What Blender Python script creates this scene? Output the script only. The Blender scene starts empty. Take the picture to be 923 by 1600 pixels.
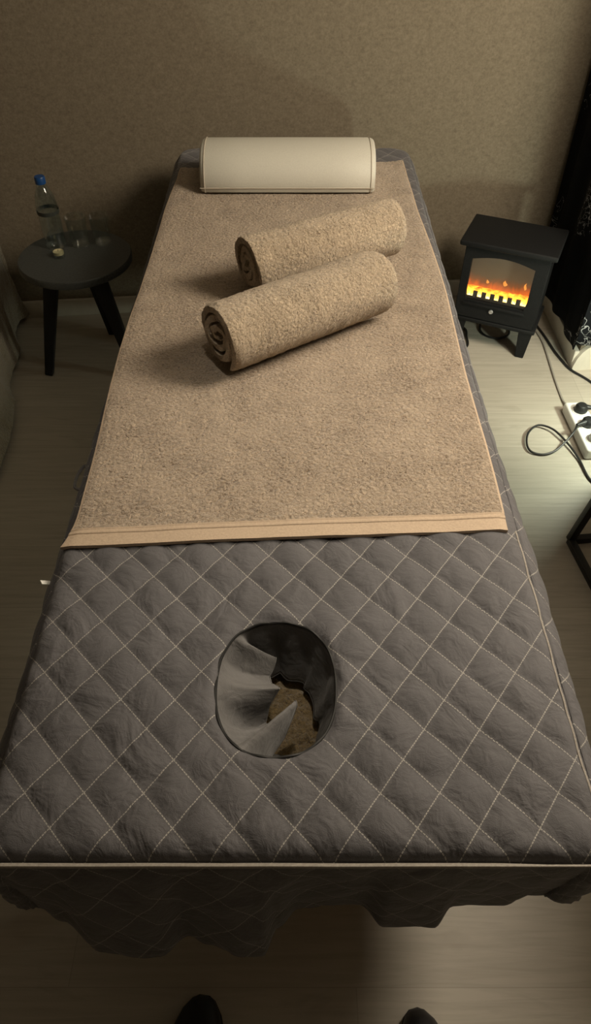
import bpy, bmesh, math, random
from mathutils import Vector, Matrix, noise
random.seed(4)
S = bpy.context.scene
COL = S.collection
PI = math.pi

# ------------------------------------------------------------------ helpers
def link(o, parent=None):
    COL.objects.link(o)
    if parent: o.parent = parent
    return o
def tag(o, label=None, cat=None, group=None, kind=None):
    if label: o['label'] = label
    if cat: o['category'] = cat
    if group: o['group'] = group
    if kind: o['kind'] = kind
    return o
def thing(name, label, cat, loc=(0, 0, 0), rz=0, group=None):
    o = bpy.data.objects.new(name, None)
    o.empty_display_size = .05
    link(o); o.location = loc; o.rotation_euler = (0, 0, rz)
    return tag(o, label, cat, group)
def obj(name, bm, m, parent=None, smooth=True, loc=None):
    me = bpy.data.meshes.new(name)
    bmesh.ops.recalc_face_normals(bm, faces=bm.faces)
    bm.to_mesh(me); bm.free()
    me.materials.append(m)
    if smooth:
        for p in me.polygons: p.use_smooth = True
        try: me.set_sharp_from_angle(angle=math.radians(42))
        except Exception: pass
    o = bpy.data.objects.new(name, me)
    if loc: o.location = loc
    return link(o, parent)
def dup(root, loc, rz, label):
    r = root.copy(); COL.objects.link(r); r.location = loc; r.rotation_euler = (0, 0, rz); r['label'] = label
    for ch in list(root.children):
        c = ch.copy(); COL.objects.link(c); c.parent = r
        for g in ch.children:
            d = g.copy(); COL.objects.link(d); d.parent = c
    return r
def box(bm, cx, cy, cz, sx, sy, sz, bev=0.0, seg=2, rz=0, ry=0, rx=0):
    t = bmesh.new()
    bmesh.ops.create_cube(t, size=1)
    for v in t.verts: v.co = Vector((v.co.x*sx, v.co.y*sy, v.co.z*sz))
    if bev: bmesh.ops.bevel(t, geom=t.edges[:], offset=bev, segments=seg, affect='EDGES', profile=.5)
    M = Matrix.Translation((cx, cy, cz)) @ Matrix.Rotation(rz, 4, 'Z') @ Matrix.Rotation(ry, 4, 'Y') @ Matrix.Rotation(rx, 4, 'X')
    bmesh.ops.transform(t, matrix=M, verts=t.verts)
    me = bpy.data.meshes.new('tmp'); t.to_mesh(me); t.free(); bm.from_mesh(me); bpy.data.meshes.remove(me)
def bar(bm, p0, p1, w0, w1=None, d0=None, d1=None, bev=.002):
    """tapered square bar between two points"""
    p0, p1 = Vector(p0), Vector(p1); w1 = w1 or w0; d0 = d0 or w0; d1 = d1 or w1
    ax = (p1-p0).normalized()
    up = Vector((0, 0, 1)) if abs(ax.z) < .9 else Vector((0, 1, 0))
    s = ax.cross(up).normalized(); u = s.cross(ax).normalized()
    t = bmesh.new()
    r = []
    for p, w, d in ((p0, w0, d0), (p1, w1, d1)):
        r.append([t.verts.new(p + s*a*w/2 + u*b*d/2) for a, b in ((-1, -1), (1, -1), (1, 1), (-1, 1))])
    for i in range(4): t.faces.new((r[0][i], r[0][(i+1) % 4], r[1][(i+1) % 4], r[1][i]))
    t.faces.new(r[0][::-1]); t.faces.new(r[1])
    if bev: bmesh.ops.bevel(t, geom=t.edges[:], offset=bev, segments=2, affect='EDGES', profile=.5)
    me = bpy.data.meshes.new('tmp'); t.to_mesh(me); t.free(); bm.from_mesh(me); bpy.data.meshes.remove(me)
def catmull(P, n=8):
    P = [Vector(p) for p in P]; out = []
    for i in range(len(P)-1):
        a, b, c, d = P[max(i-1, 0)], P[i], P[i+1], P[min(i+2, len(P)-1)]
        for k in range(n):
            t = k/n
            out.append(.5*((2*b)+(c-a)*t+(2*a-5*b+4*c-d)*t*t+(3*b-a-3*c+d)*t**3))
    out.append(P[-1]); return out
def tube(bm, path, r, seg=8, closed=False, caps=True):
    path = [Vector(p) for p in path]; n = len(path); rings = []
    prev = None
    for i, p in enumerate(path):
        if closed: tan = path[(i+1) % n]-path[i-1]
        else: tan = path[min(i+1, n-1)]-path[max(i-1, 0)]
        tan.normalize()
        if prev is None:
            up = Vector((0, 0, 1)) if abs(tan.z) < .9 else Vector((1, 0, 0))
            s = tan.cross(up).normalized()
        else: s = (prev - tan*prev.dot(tan)).normalized()
        prev = s; u = tan.cross(s)
        rr = r(i/(n-1)) if callable(r) else r
        rings.append([bm.verts.new(p + (s*math.cos(a)+u*math.sin(a))*rr) for a in [2*PI*k/seg for k in range(seg)]])
    m = n if closed else n-1
    for i in range(m):
        A, B = rings[i], rings[(i+1) % n]
        for k in range(seg): bm.faces.new((A[k], A[(k+1) % seg], B[(k+1) % seg], B[k]))
    if caps and not closed: bm.faces.new(rings[0][::-1]); bm.faces.new(rings[-1])
def lathe(bm, prof, cx=0, cy=0, seg=32):
    """prof: list of (r,z); r=0 at ends closes"""
    rings = []
    for r, z in prof:
        if r < 1e-6: rings.append([bm.verts.new((cx, cy, z))])
        else: rings.append([bm.verts.new((cx+r*math.cos(2*PI*k/seg), cy+r*math.sin(2*PI*k/seg), z)) for k in range(seg)])
    for A, B in zip(rings, rings[1:]):
        for k in range(seg):
            k2 = (k+1) % seg
            if len(A) == 1 and len(B) == 1: continue
            if len(A) == 1: bm.faces.new((A[0], B[k2], B[k]))
            elif len(B) == 1: bm.faces.new((A[k], A[k2], B[0]))
            else: bm.faces.new((A[k], A[k2], B[k2], B[k]))
def prism(bm, pts, y0, y1):
    """polygon in x,z extruded along y"""
    a = [bm.verts.new((x, y0, z)) for x, z in pts]; b = [bm.verts.new((x, y1, z)) for x, z in pts]
    n = len(pts)
    for i in range(n): bm.faces.new((a[i], a[(i+1) % n], b[(i+1) % n], b[i]))
    bm.faces.new(a[::-1]); bm.faces.new(b)
def lerp(a, b, t): return a+(b-a)*t
def interp(tab, x):
    if x <= tab[0][0]: return tab[0][1]
    for (x0, y0), (x1, y1) in zip(tab, tab[1:]):
        if x <= x1:
            t = (x-x0)/(x1-x0); t = t*t*(3-2*t)
            return y0+(y1-y0)*t
    return tab[-1][1]
def nz(x, y, z=0.): return noise.noise(Vector((x, y, z)))
def fbm(x, y, z=0.): return nz(x, y, z)+.5*nz(2*x+3, 2*y, 2*z)+.25*nz(4*x, 4*y+7, 4*z)

# ------------------------------------------------------------------ materials
def mat(name, col=(.5, .5, .5), rough=.6, metal=0., spec=.5, sheen=0., coat=0.):
    m = bpy.data.materials.new(name); m.use_nodes = True
    b = m.node_tree.nodes['Principled BSDF']
    b.inputs['Base Color'].default_value = (*col, 1)
    b.inputs['Roughness'].default_value = rough
    b.inputs['Metallic'].default_value = metal
    b.inputs['Specular IOR Level'].default_value = spec
    if sheen:
        b.inputs['Sheen Weight'].default_value = sheen
        b.inputs['Sheen Roughness'].default_value = .5
    if coat: b.inputs['Coat Weight'].default_value = coat
    return m
class NT:
    def __init__(s, m): s.t = m.node_tree; s.n = s.t.nodes; s.b = s.n['Principled BSDF']
    def new(s, typ, **kw):
        n = s.n.new(typ)
        for k, v in kw.items(): setattr(n, k, v)
        return n
    def link(s, a, b): s.t.links.new(a, b)
    def val(s, sock, v):
        if hasattr(v, 'is_output'): s.link(v, sock)
        else: sock.default_value = v
    def math(s, op, a, b=0., c=0.):
        n = s.new('ShaderNodeMath', operation=op)
        for i, v in enumerate((a, b, c)): s.val(n.inputs[i], v)
        return n.outputs[0]
    def coord(s, kind='Object', scale=(1, 1, 1)):
        tc = s.new('ShaderNodeTexCoord'); mp = s.new('ShaderNodeMapping')
        mp.inputs['Scale'].default_value = scale
        s.link(tc.outputs[kind], mp.inputs['Vector']); return mp.outputs[0]
    def noise(s, vec, scale, detail=4, rough=.5, dist=0.):
        n = s.new('ShaderNodeTexNoise'); s.link(vec, n.inputs['Vector'])
        n.inputs['Scale'].default_value = scale; n.inputs['Detail'].default_value = detail
        n.inputs['Roughness'].default_value = rough; n.inputs['Distortion'].default_value = dist
        return n.outputs['Fac']
    def ramp(s, fac, stops):
        r = s.new('ShaderNodeValToRGB'); s.link(fac, r.inputs[0]); e = r.color_ramp.elements
        while len(e) < len(stops): e.new(.5)
        for k, (p, c) in enumerate(stops):
            e[k].position = p; e[k].color = (*c, 1) if len(c) == 3 else c
        return r.outputs['Color']
    def mix(s, fac, a, b):
        n = s.new('ShaderNodeMix', data_type='RGBA')
        s.val(n.inputs['Factor'], fac)
        for k, v in ((6, a), (7, b)):
            if hasattr(v, 'is_output'): s.link(v, n.inputs[k])
            else: n.inputs[k].default_value = (*v, 1)
        return n.outputs[2]
    def bump(s, h, strength=.3, dist=.01):
        n = s.new('ShaderNodeBump'); n.inputs['Strength'].default_value = strength
        n.inputs['Distance'].default_value = dist; s.link(h, n.inputs['Height'])
        s.link(n.outputs[0], s.b.inputs['Normal'])
    def color(s, c): s.link(c, s.b.inputs['Base Color'])

def m_floor():
    m = mat('light_oak_laminate', rough=.45); t = NT(m)
    v = t.coord('Object')
    br = t.new('ShaderNodeTexBrick'); t.link(v, br.inputs['Vector'])
    br.offset = .37; br.inputs['Scale'].default_value = 1
    br.inputs['Brick Width'].default_value = 1.28; br.inputs['Row Height'].default_value = .19
    br.inputs['Mortar Size'].default_value = .001; br.inputs['Mortar Smooth'].default_value = .3
    br.inputs['Color1'].default_value = (.50, .465, .395, 1); br.inputs['Color2'].default_value = (.44, .405, .34, 1)
    br.inputs['Mortar'].default_value = (.37, .34, .28, 1)
    g = t.noise(t.coord('Object', (1.6, 26, 1)), 3.2, 6, .6, .6)
    c = t.mix(t.math('MULTIPLY', t.ramp(g, [(.40, (0, 0, 0)), (.72, (1, 1, 1))]), .5), br.outputs['Color'], (.30, .265, .21))
    k = t.noise(t.coord('Object', (2.2, 6.5, 1)), 2.1, 3, .5, 1.2)
    c = t.mix(t.math('MULTIPLY', t.ramp(k, [(.60, (0, 0, 0)), (.76, (1, 1, 1))]), .45), c, (.27, .235, .185))
    t.color(c); t.bump(g, .06, .002)
    return m
def m_wallpaper():
    m = mat('beige_wallpaper', rough=.85, spec=.2); t = NT(m)
    v = t.coord('Object')
    a = t.noise(v, 190, 3, .7); b = t.noise(t.coord('Object', (1, 1, 1.6)), 55, 5, .75)
    f = t.math('ADD', t.math('MULTIPLY', a, .6), t.math('MULTIPLY', b, .5))
    t.color(t.ramp(f, [(.34, (.140, .115, .080)), (.56, (.198, .166, .119)), (.78, (.262, .224, .166))]))
    t.bump(a, .25, .002); return m
def m_quilt(name='grey_quilted_cotton', stitches=True, base=(.098, .095, .102)):
    m = mat(name, base, rough=.72, spec=.35, sheen=.15); t = NT(m)
    v = t.coord('Object')
    w = t.noise(v, 900, 2, .6); big = t.noise(v, 9, 4, .6)
    lo = tuple(c*.86 for c in base); hi = tuple(c*1.15 for c in base)
    c = t.ramp(t.math('ADD', t.math('MULTIPLY', w, .35), t.math('MULTIPLY', big, .65)), [(.35, lo), (.65, hi)])
    if stitches:
        uv = t.new('ShaderNodeUVMap'); uv.uv_map = 'diamond'
        sp = t.new('ShaderNodeSeparateXYZ'); t.link(uv.outputs[0], sp.inputs[0])
        def line(a, b):
            d = t.math('ABSOLUTE', t.math('SUBTRACT', t.math('FRACT', t.math('ADD', a, .5)), .5))
            on = t.math('LESS_THAN', d, .0125)
            dash = t.math('LESS_THAN', t.math('FRACT', t.math('MULTIPLY', b, 14)), .74)
            return t.math('MULTIPLY', on, dash)
        A = line(sp.outputs[0], sp.outputs[1]); B = line(sp.outputs[1], sp.outputs[0])
        c = t.mix(t.math('MAXIMUM', A, B), c, (.34, .325, .30))
    t.color(c)
    cr = t.noise(v, 46, 4, .55, 1.6); cr2 = t.noise(v, 17, 3, .5, .9)
    h = t.math('ADD', t.math('ADD', t.math('MULTIPLY', cr, .26), t.math('MULTIPLY', cr2, 1.2)), t.math('MULTIPLY', w, .05))
    t.bump(h, .5, .013); return m
def m_terry(name, lo, hi, scale=210, strength=.9):
    m = mat(name, hi, rough=.95, spec=.1, sheen=.35); t = NT(m)
    v = t.coord('Object')
    vo = t.new('ShaderNodeTexVoronoi'); t.link(v, vo.inputs['Vector']); vo.inputs['Scale'].default_value = scale*1.15
    n = t.noise(v, scale, 5, .65, 2.4); big = t.noise(v, 13, 4, .65)
    f = t.math('ADD', t.math('MULTIPLY', n, .8), t.math('MULTIPLY', big, .28))
    t.color(t.ramp(f, [(.40, lo), (.50, tuple(lerp(a, b, .55) for a, b in zip(lo, hi))), (.66, hi)]))
    h = t.math('SUBTRACT', n, t.math('MULTIPLY', vo.outputs['Distance'], .6))
    t.bump(h, strength, .006); return m
def m_plain_noise(name, col, rough=.6, var=.15, scale=60, bump=.1, **kw):
    m = mat(name, col, rough, **kw); t = NT(m); v = t.coord('Object')
    n = t.noise(v, scale, 4, .6)
    t.color(t.ramp(n, [(.3, tuple(c*(1-var) for c in col)), (.7, tuple(min(1, c*(1+var)) for c in col))]))
    if bump: t.bump(n, bump, .003)
    return m
def m_emit(name, col, strength):
    m = mat(name, (.0, .0, .0)); b = m.node_tree.nodes['Principled BSDF']
    b.inputs['Emission Color'].default_value = (*col, 1); b.inputs['Emission Strength'].default_value = strength
    return m
def m_thin(name, col, refl=.09, rough=.05):
    m = bpy.data.materials.new(name); m.use_nodes = True; nt = m.node_tree; nt.nodes.remove(nt.nodes['Principled BSDF'])
    tr = nt.nodes.new('ShaderNodeBsdfTransparent'); gl = nt.nodes.new('ShaderNodeBsdfGlossy'); mx = nt.nodes.new('ShaderNodeMixShader'); lw = nt.nodes.new('ShaderNodeLayerWeight')
    tr.inputs[0].default_value = (*col, 1); gl.inputs[0].default_value = (1, 1, 1, 1); gl.inputs['Roughness'].default_value = rough
    lw.inputs[0].default_value = .22
    ad = nt.nodes.new('ShaderNodeMath'); ad.operation = 'MULTIPLY_ADD'; ad.inputs[1].default_value = .55; ad.inputs[2].default_value = refl
    nt.links.new(lw.outputs['Facing'], ad.inputs[0]); nt.links.new(ad.outputs[0], mx.inputs[0]); nt.links.new(tr.outputs[0], mx.inputs[1]); nt.links.new(gl.outputs[0], mx.inputs[2])
    nt.links.new(mx.outputs[0], nt.nodes['Material Output'].inputs[0]); return m
def m_glass(name, col=(1, 1, 1), rough=.02, ior=1.45):
    m = mat(name, col, rough); b = m.node_tree.nodes['Principled BSDF']
    b.inputs['Transmission Weight'].default_value = 1; b.inputs['IOR'].default_value = ior
    return m

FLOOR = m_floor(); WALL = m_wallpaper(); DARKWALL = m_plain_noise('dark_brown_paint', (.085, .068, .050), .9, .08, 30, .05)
CEIL = m_plain_noise('white_ceiling_paint', (.30, .28, .24), .9, .03, 30, .05)
TRIM = m_plain_noise('cream_skirting_paint', (.62, .585, .50), .4, .04, 40, .03)
QUILT = m_quilt(); QPLAIN = m_quilt('grey_plain_cotton', False, (.125, .122, .122))
PIPE = m_plain_noise('taupe_piping', (.33, .30, .265), .7, .2, 400, .1)
TOWEL = m_terry('beige_terry', (.17, .115, .07), (.60, .475, .35), 135, 1.0)
ROLLT = m_terry('sand_terry', (.20, .145, .09), (.70, .56, .40), 135, 1.0)
WOVEN = m_plain_noise('beige_flat_weave', (.47, .365, .268), .9, .1, 300, .2)
VINYL = m_plain_noise('cream_vinyl', (.57, .555, .485), .6, .05, 350, .12)
SEAM = mat('cream_seam', (.50, .45, .37), .6)
BLACKM = m_plain_noise('black_cast_metal', (.008, .0085, .009), .7, .3, 200, .1, spec=.25)
BLACKS = m_plain_noise('black_satin_frame', (.010, .010, .010), .5, .2, 60, .03)
RUBBER = mat('black_cable', (.012, .012, .012), .5)
PALECORD = mat('grey_cable', (.33, .31, .27), .5)
WHITEP = m_plain_noise('white_plastic', (.78, .78, .74), .35, .03, 30, .0)
SOCK = mat('socket_grey', (.50, .50, .47), .5)
CHROME = mat('pale_metal', (.5, .5, .5), .35, .6)
TABLEM = m_plain_noise('charcoal_table_lacquer', (.050, .054, .051), .5, .25, 160, .08)
TABLEL = m_plain_noise('dark_table_legs', (.008, .008, .009), .6, .2, 60, .05)
FLEECE = m_terry('taupe_fleece', (.155, .128, .086), (.285, .240, .165), 120, .7)
CHAIRM = m_plain_noise('brown_upholstery', (.12, .09, .06), .85, .2, 120, .2)
WOOD = m_plain_noise('beech_wood', (.35, .22, .12), .5, .2, 14, .1)
FOAM = m_plain_noise('black_table_vinyl', (.03, .03, .032), .5, .2, 120, .1)
SHOEM = m_plain_noise('black_leather', (.010, .009, .010), .5, .3, 90, .1)
SOLE = mat('black_rubber_sole', (.008, .008, .008), .8)
MATM = m_terry('brown_shag', (.12, .08, .035), (.56, .40, .19), 150, 1.0)
CAPB = mat('blue_cap', (.01, .06, .20), .4)
PET = m_thin('clear_plastic', (.90, .94, .95), .03, .08)
GLASS = m_thin('clear_glass', (.93, .95, .94), .03, .04)
LABELM = m_plain_noise('bottle_label', (.035, .04, .035), .5, .3, 90, .0)
WAX = mat('pale_wax', (.65, .58, .34), .5)

def m_curtain():
    m = mat('navy_botanical_curtain', (.01, .011, .013), .9, spec=.1); t = NT(m)
    v = t.coord('UV')
    a = t.noise(v, 7.5, 2.2, .5, 2.6); b = t.noise(v, 17, 1.6, .5, 1.8); k = t.noise(v, 3.4, 2, .5)
    sx = t.new('ShaderNodeSeparateXYZ'); t.link(v, sx.inputs[0])
    k = t.math('ADD', k, t.math('MULTIPLY', t.math('LESS_THAN', sx.outputs[0], .43), t.math('MULTIPLY', t.math('LESS_THAN', sx.outputs[1], .55), .14)))
    def ln(n, w): return t.math('LESS_THAN', t.math('ABSOLUTE', t.math('SUBTRACT', n, .5)), w)
    f = t.math('MAXIMUM', t.math('MULTIPLY', ln(a, .0055), t.math('GREATER_THAN', k, .56)), t.math('MULTIPLY', ln(b, .011), t.math('GREATER_THAN', k, .62)))
    t.color(t.mix(f, (.007, .0078, .0092), (.30, .305, .31)))
    t.bump(t.noise(v, 120, 2), .1, .002); return m
CURT = m_curtain()

# ------------------------------------------------------------------ the room
def quadplane(name, pts, m):
    bm = bmesh.new(); bm.faces.new([bm.verts.new(p) for p in pts])
    o = obj(name, bm, m, smooth=False); o['kind'] = 'structure'; return o
def wallbox(name, x0, y0, x1, y1, z0, z1, th, m, bev=0):
    """slab along (x0,y0)-(x1,y1); thickness th to the left of travel"""
    L = math.hypot(x1-x0, y1-y0); a = math.atan2(y1-y0, x1-x0)
    nx, ny = -math.sin(a), math.cos(a)
    bm = bmesh.new()
    box(bm, 0, 0, 0, L, abs(th), z1-z0, bev)
    o = obj(name, bm, m, smooth=bool(bev))
    o.location = ((x0+x1)/2+nx*th/2, (y0+y1)/2+ny*th/2, (z0+z1)/2); o.rotation_euler = (0, 0, a)
    o['kind'] = 'structure'; return o
XL, XR, XN, YF, ZC = -1.78, .925, 1.95, -1.5, 2.5
def wy(x): return 2.360+.098*x           # the back wall runs slightly askew to the bed
bm = bmesh.new(); box(bm, 0, 0, -.05, 4.6, 5.4, .1)
o = obj('floor', bm, FLOOR, smooth=False, loc=(.1, .6, 0)); o['kind'] = 'structure'
bm = bmesh.new(); box(bm, 0, 0, .05, 4.6, 5.4, .1)
o = obj('ceiling', bm, CEIL, smooth=False, loc=(.1, .6, ZC)); o['kind'] = 'structure'
wallbox('wall_back', XL-.1, wy(XL-.1), XR+.12, wy(XR+.12), 0, ZC, .1, WALL)
wallbox('wall_right', XR, 1.95, XR, wy(XR)+.02, 0, ZC, -.1, WALL)
wallbox('wall_niche', XR+.1, 1.95, XN+.1, 1.95, 0, ZC, .1, WALL)
wallbox('wall_side', XN, YF, XN, 1.97, 0, ZC, -.1, DARKWALL)
wallbox('wall_left', XL, YF, XL, wy(XL)+.05, 0, ZC, .1, DARKWALL)
wallbox('wall_front', XL-.1, YF, XN+.1, YF, 0, ZC, -.1, DARKWALL)
wallbox('baseboard_back', XL, wy(XL), XR, wy(XR), 0, .062, -.014, TRIM, .003)
wallbox('baseboard_right', XR, 1.945, XR, wy(XR)-.015, 0, .066, .016, TRIM, .004)
wallbox('baseboard_left', XL, .9, XL, wy(XL)-.015, 0, .062, -.014, TRIM, .003)
# return of the skirting round the wall end, its top rising in a rounded shoulder
bm = bmesh.new()
pts = [(0, 0), (0, .018), (.006, .045), (.018, .068), (.034, .084), (.055, .094), (.10, .098), (.60, .098), (.60, 0)]
prism(bm, pts, -.018, 0)
o = obj('trim_1', bm, TRIM, loc=(XR-.016, 1.948, 0)); o['kind'] = 'structure'; o.rotation_euler = (0, 0, math.radians(8))

# curtain on the right wall
ct = thing('curtain', 'black curtain with white botanical line print on the right wall', 'curtain', (0, 0, 0))
bm = bmesh.new(); uvl = bm.loops.layers.uv.new('UVMap')
NY, NZ = 110, 50; grid = []
for i in range(NY+1):
    s = i/NY; far = s > .4; row = []
    y = lerp(1.932, wy(.88)-.02, (s-.4)/.6) if far else 1.932
    for j in range(NZ+1):
        z = lerp(.080, 2.28, j/NZ)
        wv = .008*math.sin(s*PI*11+.6*math.sin(z*2))*(.7+.3*(1-j/NZ))+.004*nz(s*5, z*1.5)
        if far: x = .898+wv*min(1, (s-.4)/.05); yy = y
        else: x = lerp(1.28, .898, s/.4); yy = y-max(0, wv)*min(1, (.4-s)/.05)-.001
        zz = z + (.008*math.sin(s*14) if j == 0 else 0)
        row.append((bm.verts.new((x, yy, zz+(.028 if not far else 0)*(1-j/NZ))), (s*1.0, z)))
    grid.append(row)
for i in range(NY):
    for j in range(NZ):
        q = [grid[i][j], grid[i+1][j], grid[i+1][j+1], grid[i][j+1]]
        f = bm.faces.new([a[0] for a in q])
        for l, a in zip(f.loops, q): l[uvl].uv = a[1]
co = obj('curtain_panel', bm, CURT, ct)
sm = co.modifiers.new('thick', 'SOLIDIFY'); sm.thickness = .004
bm = bmesh.new(); tube(bm, [(.885, 1.88, 2.30), (.885, wy(.88)-.03, 2.30)], .012, 12)
for y in (1.95, wy(.88)-.05): bar(bm, (.885, y, 2.30), (.925, y, 2.30), .012)
obj('curtain_rod', bm, BLACKS, ct)

# ------------------------------------------------------------------ massage table + quilted cover
ZB = .597
BX0, BX1, BY0, BY1 = -.342, .336, .236, 2.215
HX, HY, HA, HB = -.024, .4395, .0745, .0925
def dia(x, y):
    u = (x-.152+.10*(y-.381))/.0656; v = (y-.381)/.0755
    return u+v, u-v
def supe(th):                     # hole outline, a rounded squarish oval
    c, s = math.cos(th), math.sin(th); p = 2.35
    r = (abs(c)**p+abs(s)**p)**(-1/p)
    return HX+HA*r*c, HY+HB*r*s
def hole_d(x, y):
    p = 2.35
    return (abs((x-HX)/HA)**p+abs((y-HY)/HB)**p)**(1/p)
def puff(a, b, x, y):
    s = abs(math.sin(PI*a)*math.sin(PI*b))
    return .0072*s**.45

tbl = thing('massage_table', 'padded massage table with wooden legs under the grey quilted cover', 'massage table', (0, 0, 0))
def outline(x0, x1, y0, y1, r, n=8):
    P = []
    for cx, cy, a0 in ((x1-r, y0+r, -90), (x1-r, y1-r, 0), (x0+r, y1-r, 90), (x0+r, y0+r, 180)):
        for k in range(n+1):
            a = math.radians(a0+90*k/n); P.append((cx+r*math.cos(a), cy+r*math.sin(a)))
    return P
def slab_with_hole(x0, x1, y0, y1, z0, z1, hs):
    bm = bmesh.new()
    for z in (z1,):
        a = [bm.verts.new((x, y, z)) for x, y in outline(x0, x1, y0, y1, .05)]
        h = []
        for k in range(40):
            x, y = supe(2*PI*k/40); h.append(bm.verts.new((HX+(x-HX)*hs, HY+(y-HY)*hs, z)))
        ed = [bm.edges.new((a[i], a[(i+1) % len(a)])) for i in range(len(a))]
        ed += [bm.edges.new((h[i], h[(i+1) % len(h)])) for i in range(len(h))]
        bmesh.ops.triangle_fill(bm, use_beauty=True, edges=ed)
    r = bmesh.ops.extrude_face_region(bm, geom=bm.faces[:])
    for v in r['geom']:
        if isinstance(v, bmesh.types.BMVert): v.co.z = z0
    return bm
obj('padded_top', slab_with_hole(-.318, .314, .252, 2.198, .525, ZB-.004, 1.06), FOAM, tbl)
obj('wooden_rim', slab_with_hole(-.312, .308, .258, 2.192, .48, .5245, 1.12), WOOD, tbl)
for sx in (-1, 1):
    for y, yo in ((.50, -.04), (1.95, .04)):
        bm = bmesh.new(); bar(bm, (sx*.27, y, .48), (sx*.285, y+yo, 0), .045, .034, .03, .03)
        obj('leg', bm, WOOD, tbl)
for y in (.487, 1.963):
    bm = bmesh.new(); bar(bm, (-.272, y, .16), (.272, y, .16), .03, .03, .02, .02); obj('cross_bar', bm, WOOD, tbl)

cov = thing('quilted_cover', 'grey diamond quilted cover with face hole and frilled skirt on massage table', 'bed cover', (0, 0, 0))
RC, RN = .055, .016
def round_rect(x, y):
    """push a point outside the rounded corners onto the arc"""
    R = RC if y > 1 else RN
    cx = min(max(x, BX0+R), BX1-R); cy = min(max(y, BY0+R), BY1-R)
    dx, dy = x-cx, y-cy; d = math.hypot(dx, dy)
    if d > R: return cx+dx*R/d, cy+dy*R/d
    return x, y
def edge_dist(x, y):
    R = RC if y > 1 else RN
    cx = min(max(x, BX0+R), BX1-R); cy = min(max(y, BY0+R), BY1-R)
    d = math.hypot(x-cx, y-cy)
    return R-d if d > 0 else min(x-BX0, BX1-x, y-BY0, BY1-y)
def top_z(x, y):
    a, b = dia(x, y)
    e = edge_dist(x, y)
    p = puff(a, b, x, y)
    p *= min(1, max(0, e/.03))**.5
    if y > .69: p *= lerp(1, .5, min(1, (y-.69)/.02))
    d = hole_d(x, y)
    if d < 1.6:
        th = math.atan2((y-HY)/HB, (x-HX)/HA); k = max(0, 1-(d-1)/.6)
        p = lerp(p, .002+.0042*(.5+.5*math.sin(th*9+2*math.sin(th*2)))*min(1, (d-1)/.12+.2), k*.75)
        if d < 1.1: p -= .004*(1.1-d)/.1
    z = ZB+p+.0022*fbm(x*6, y*6, 1)+.0012*nz(x*30, y*30, 2)
    if e < .022: z -= .016*(1-math.sqrt(max(0, 1-(1-max(e, 0)/.022)**2)))
    return z
bm = bmesh.new(); uvl = bm.loops.layers.uv.new('diamond')
NX, NYQ = 150, 440; V = {}
for i in range(NX+1):
    for j in range(NYQ+1):
        x = lerp(BX0, BX1, i/NX); y = lerp(BY0, BY1, j/NYQ)
        x, y = round_rect(x, y)
        d = hole_d(x, y)
        if d < .93: continue
        if d < 1.04: x, y = HX+(x-HX)/d, HY+(y-HY)/d
        V[i, j] = bm.verts.new((x, y, top_z(x, y)))
for i in range(NX):
    for j in range(NYQ):
        ks = ((i, j), (i+1, j), (i+1, j+1), (i, j+1))
        if not all(k in V for k in ks): continue
        q = [V[k] for k in ks]
        cxm = sum(v.co.x for v in q)/4; cym = sum(v.co.y for v in q)/4
        if hole_d(cxm, cym) < .995: continue
        f = bm.faces.new(q)
        for l in f.loops: l[uvl].uv = dia(l.vert.co.x, l.vert.co.y)
bmesh.ops.delete(bm, geom=[v for v in bm.verts if not v.link_faces], context='VERTS')
bmesh.ops.dissolve_degenerate(bm, dist=.0003, edges=bm.edges)
obj('quilted_top', bm, QUILT, cov)

# skirt: starts under the piping and falls; hem distance along the near end follows the frill
def perim(n_side=220, n_end=150, n_c=14):
    P = []
    def seg(x0, y0, x1, y1, n):
        for k in range(n): P.append((lerp(x0, x1, k/n), lerp(y0, y1, k/n)))
    def arc(cx, cy, a0, R):
        for k in range(n_c):
            a = math.radians(a0+90*k/n_c); P.append((cx+R*math.cos(a), cy+R*math.sin(a)))
    seg(BX0+RN, BY0, BX1-RN, BY0, n_end); arc(BX1-RN, BY0+RN, -90, RN)
    seg(BX1, BY0+RN, BX1, BY1-RC, n_side); arc(BX1-RC, BY1-RC, 0, RC)
    seg(BX1-RC, BY1, BX0+RC, BY1, n_end//2); arc(BX0+RC, BY1-RC, 90, RC)
    seg(BX0, BY1-RC, BX0, BY0+RN, n_side); arc(BX0+RN, BY0+RN, 180, RN)
    return P
HEM = [(-.40, -.036), (-.331, -.012), (-.295, .004), (-.241, .036), (-.194, .043), (-.167, .040), (-.135, .018), (-.11, .027),
       (-.063, .043), (-.04, .041), (-.022, .010), (.003, -.011), (.067, -.014), (.083, -.012), (.109, .012), (.172, .014), (.199, -.010),
       (.264, -.012), (.30, -.024), (.40, -.034)]
PR = perim()
bm = bmesh.new(); uvl = bm.loops.layers.uv.new('diamond')
rows = 26; rings = []; L = 0; n = len(PR)
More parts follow.
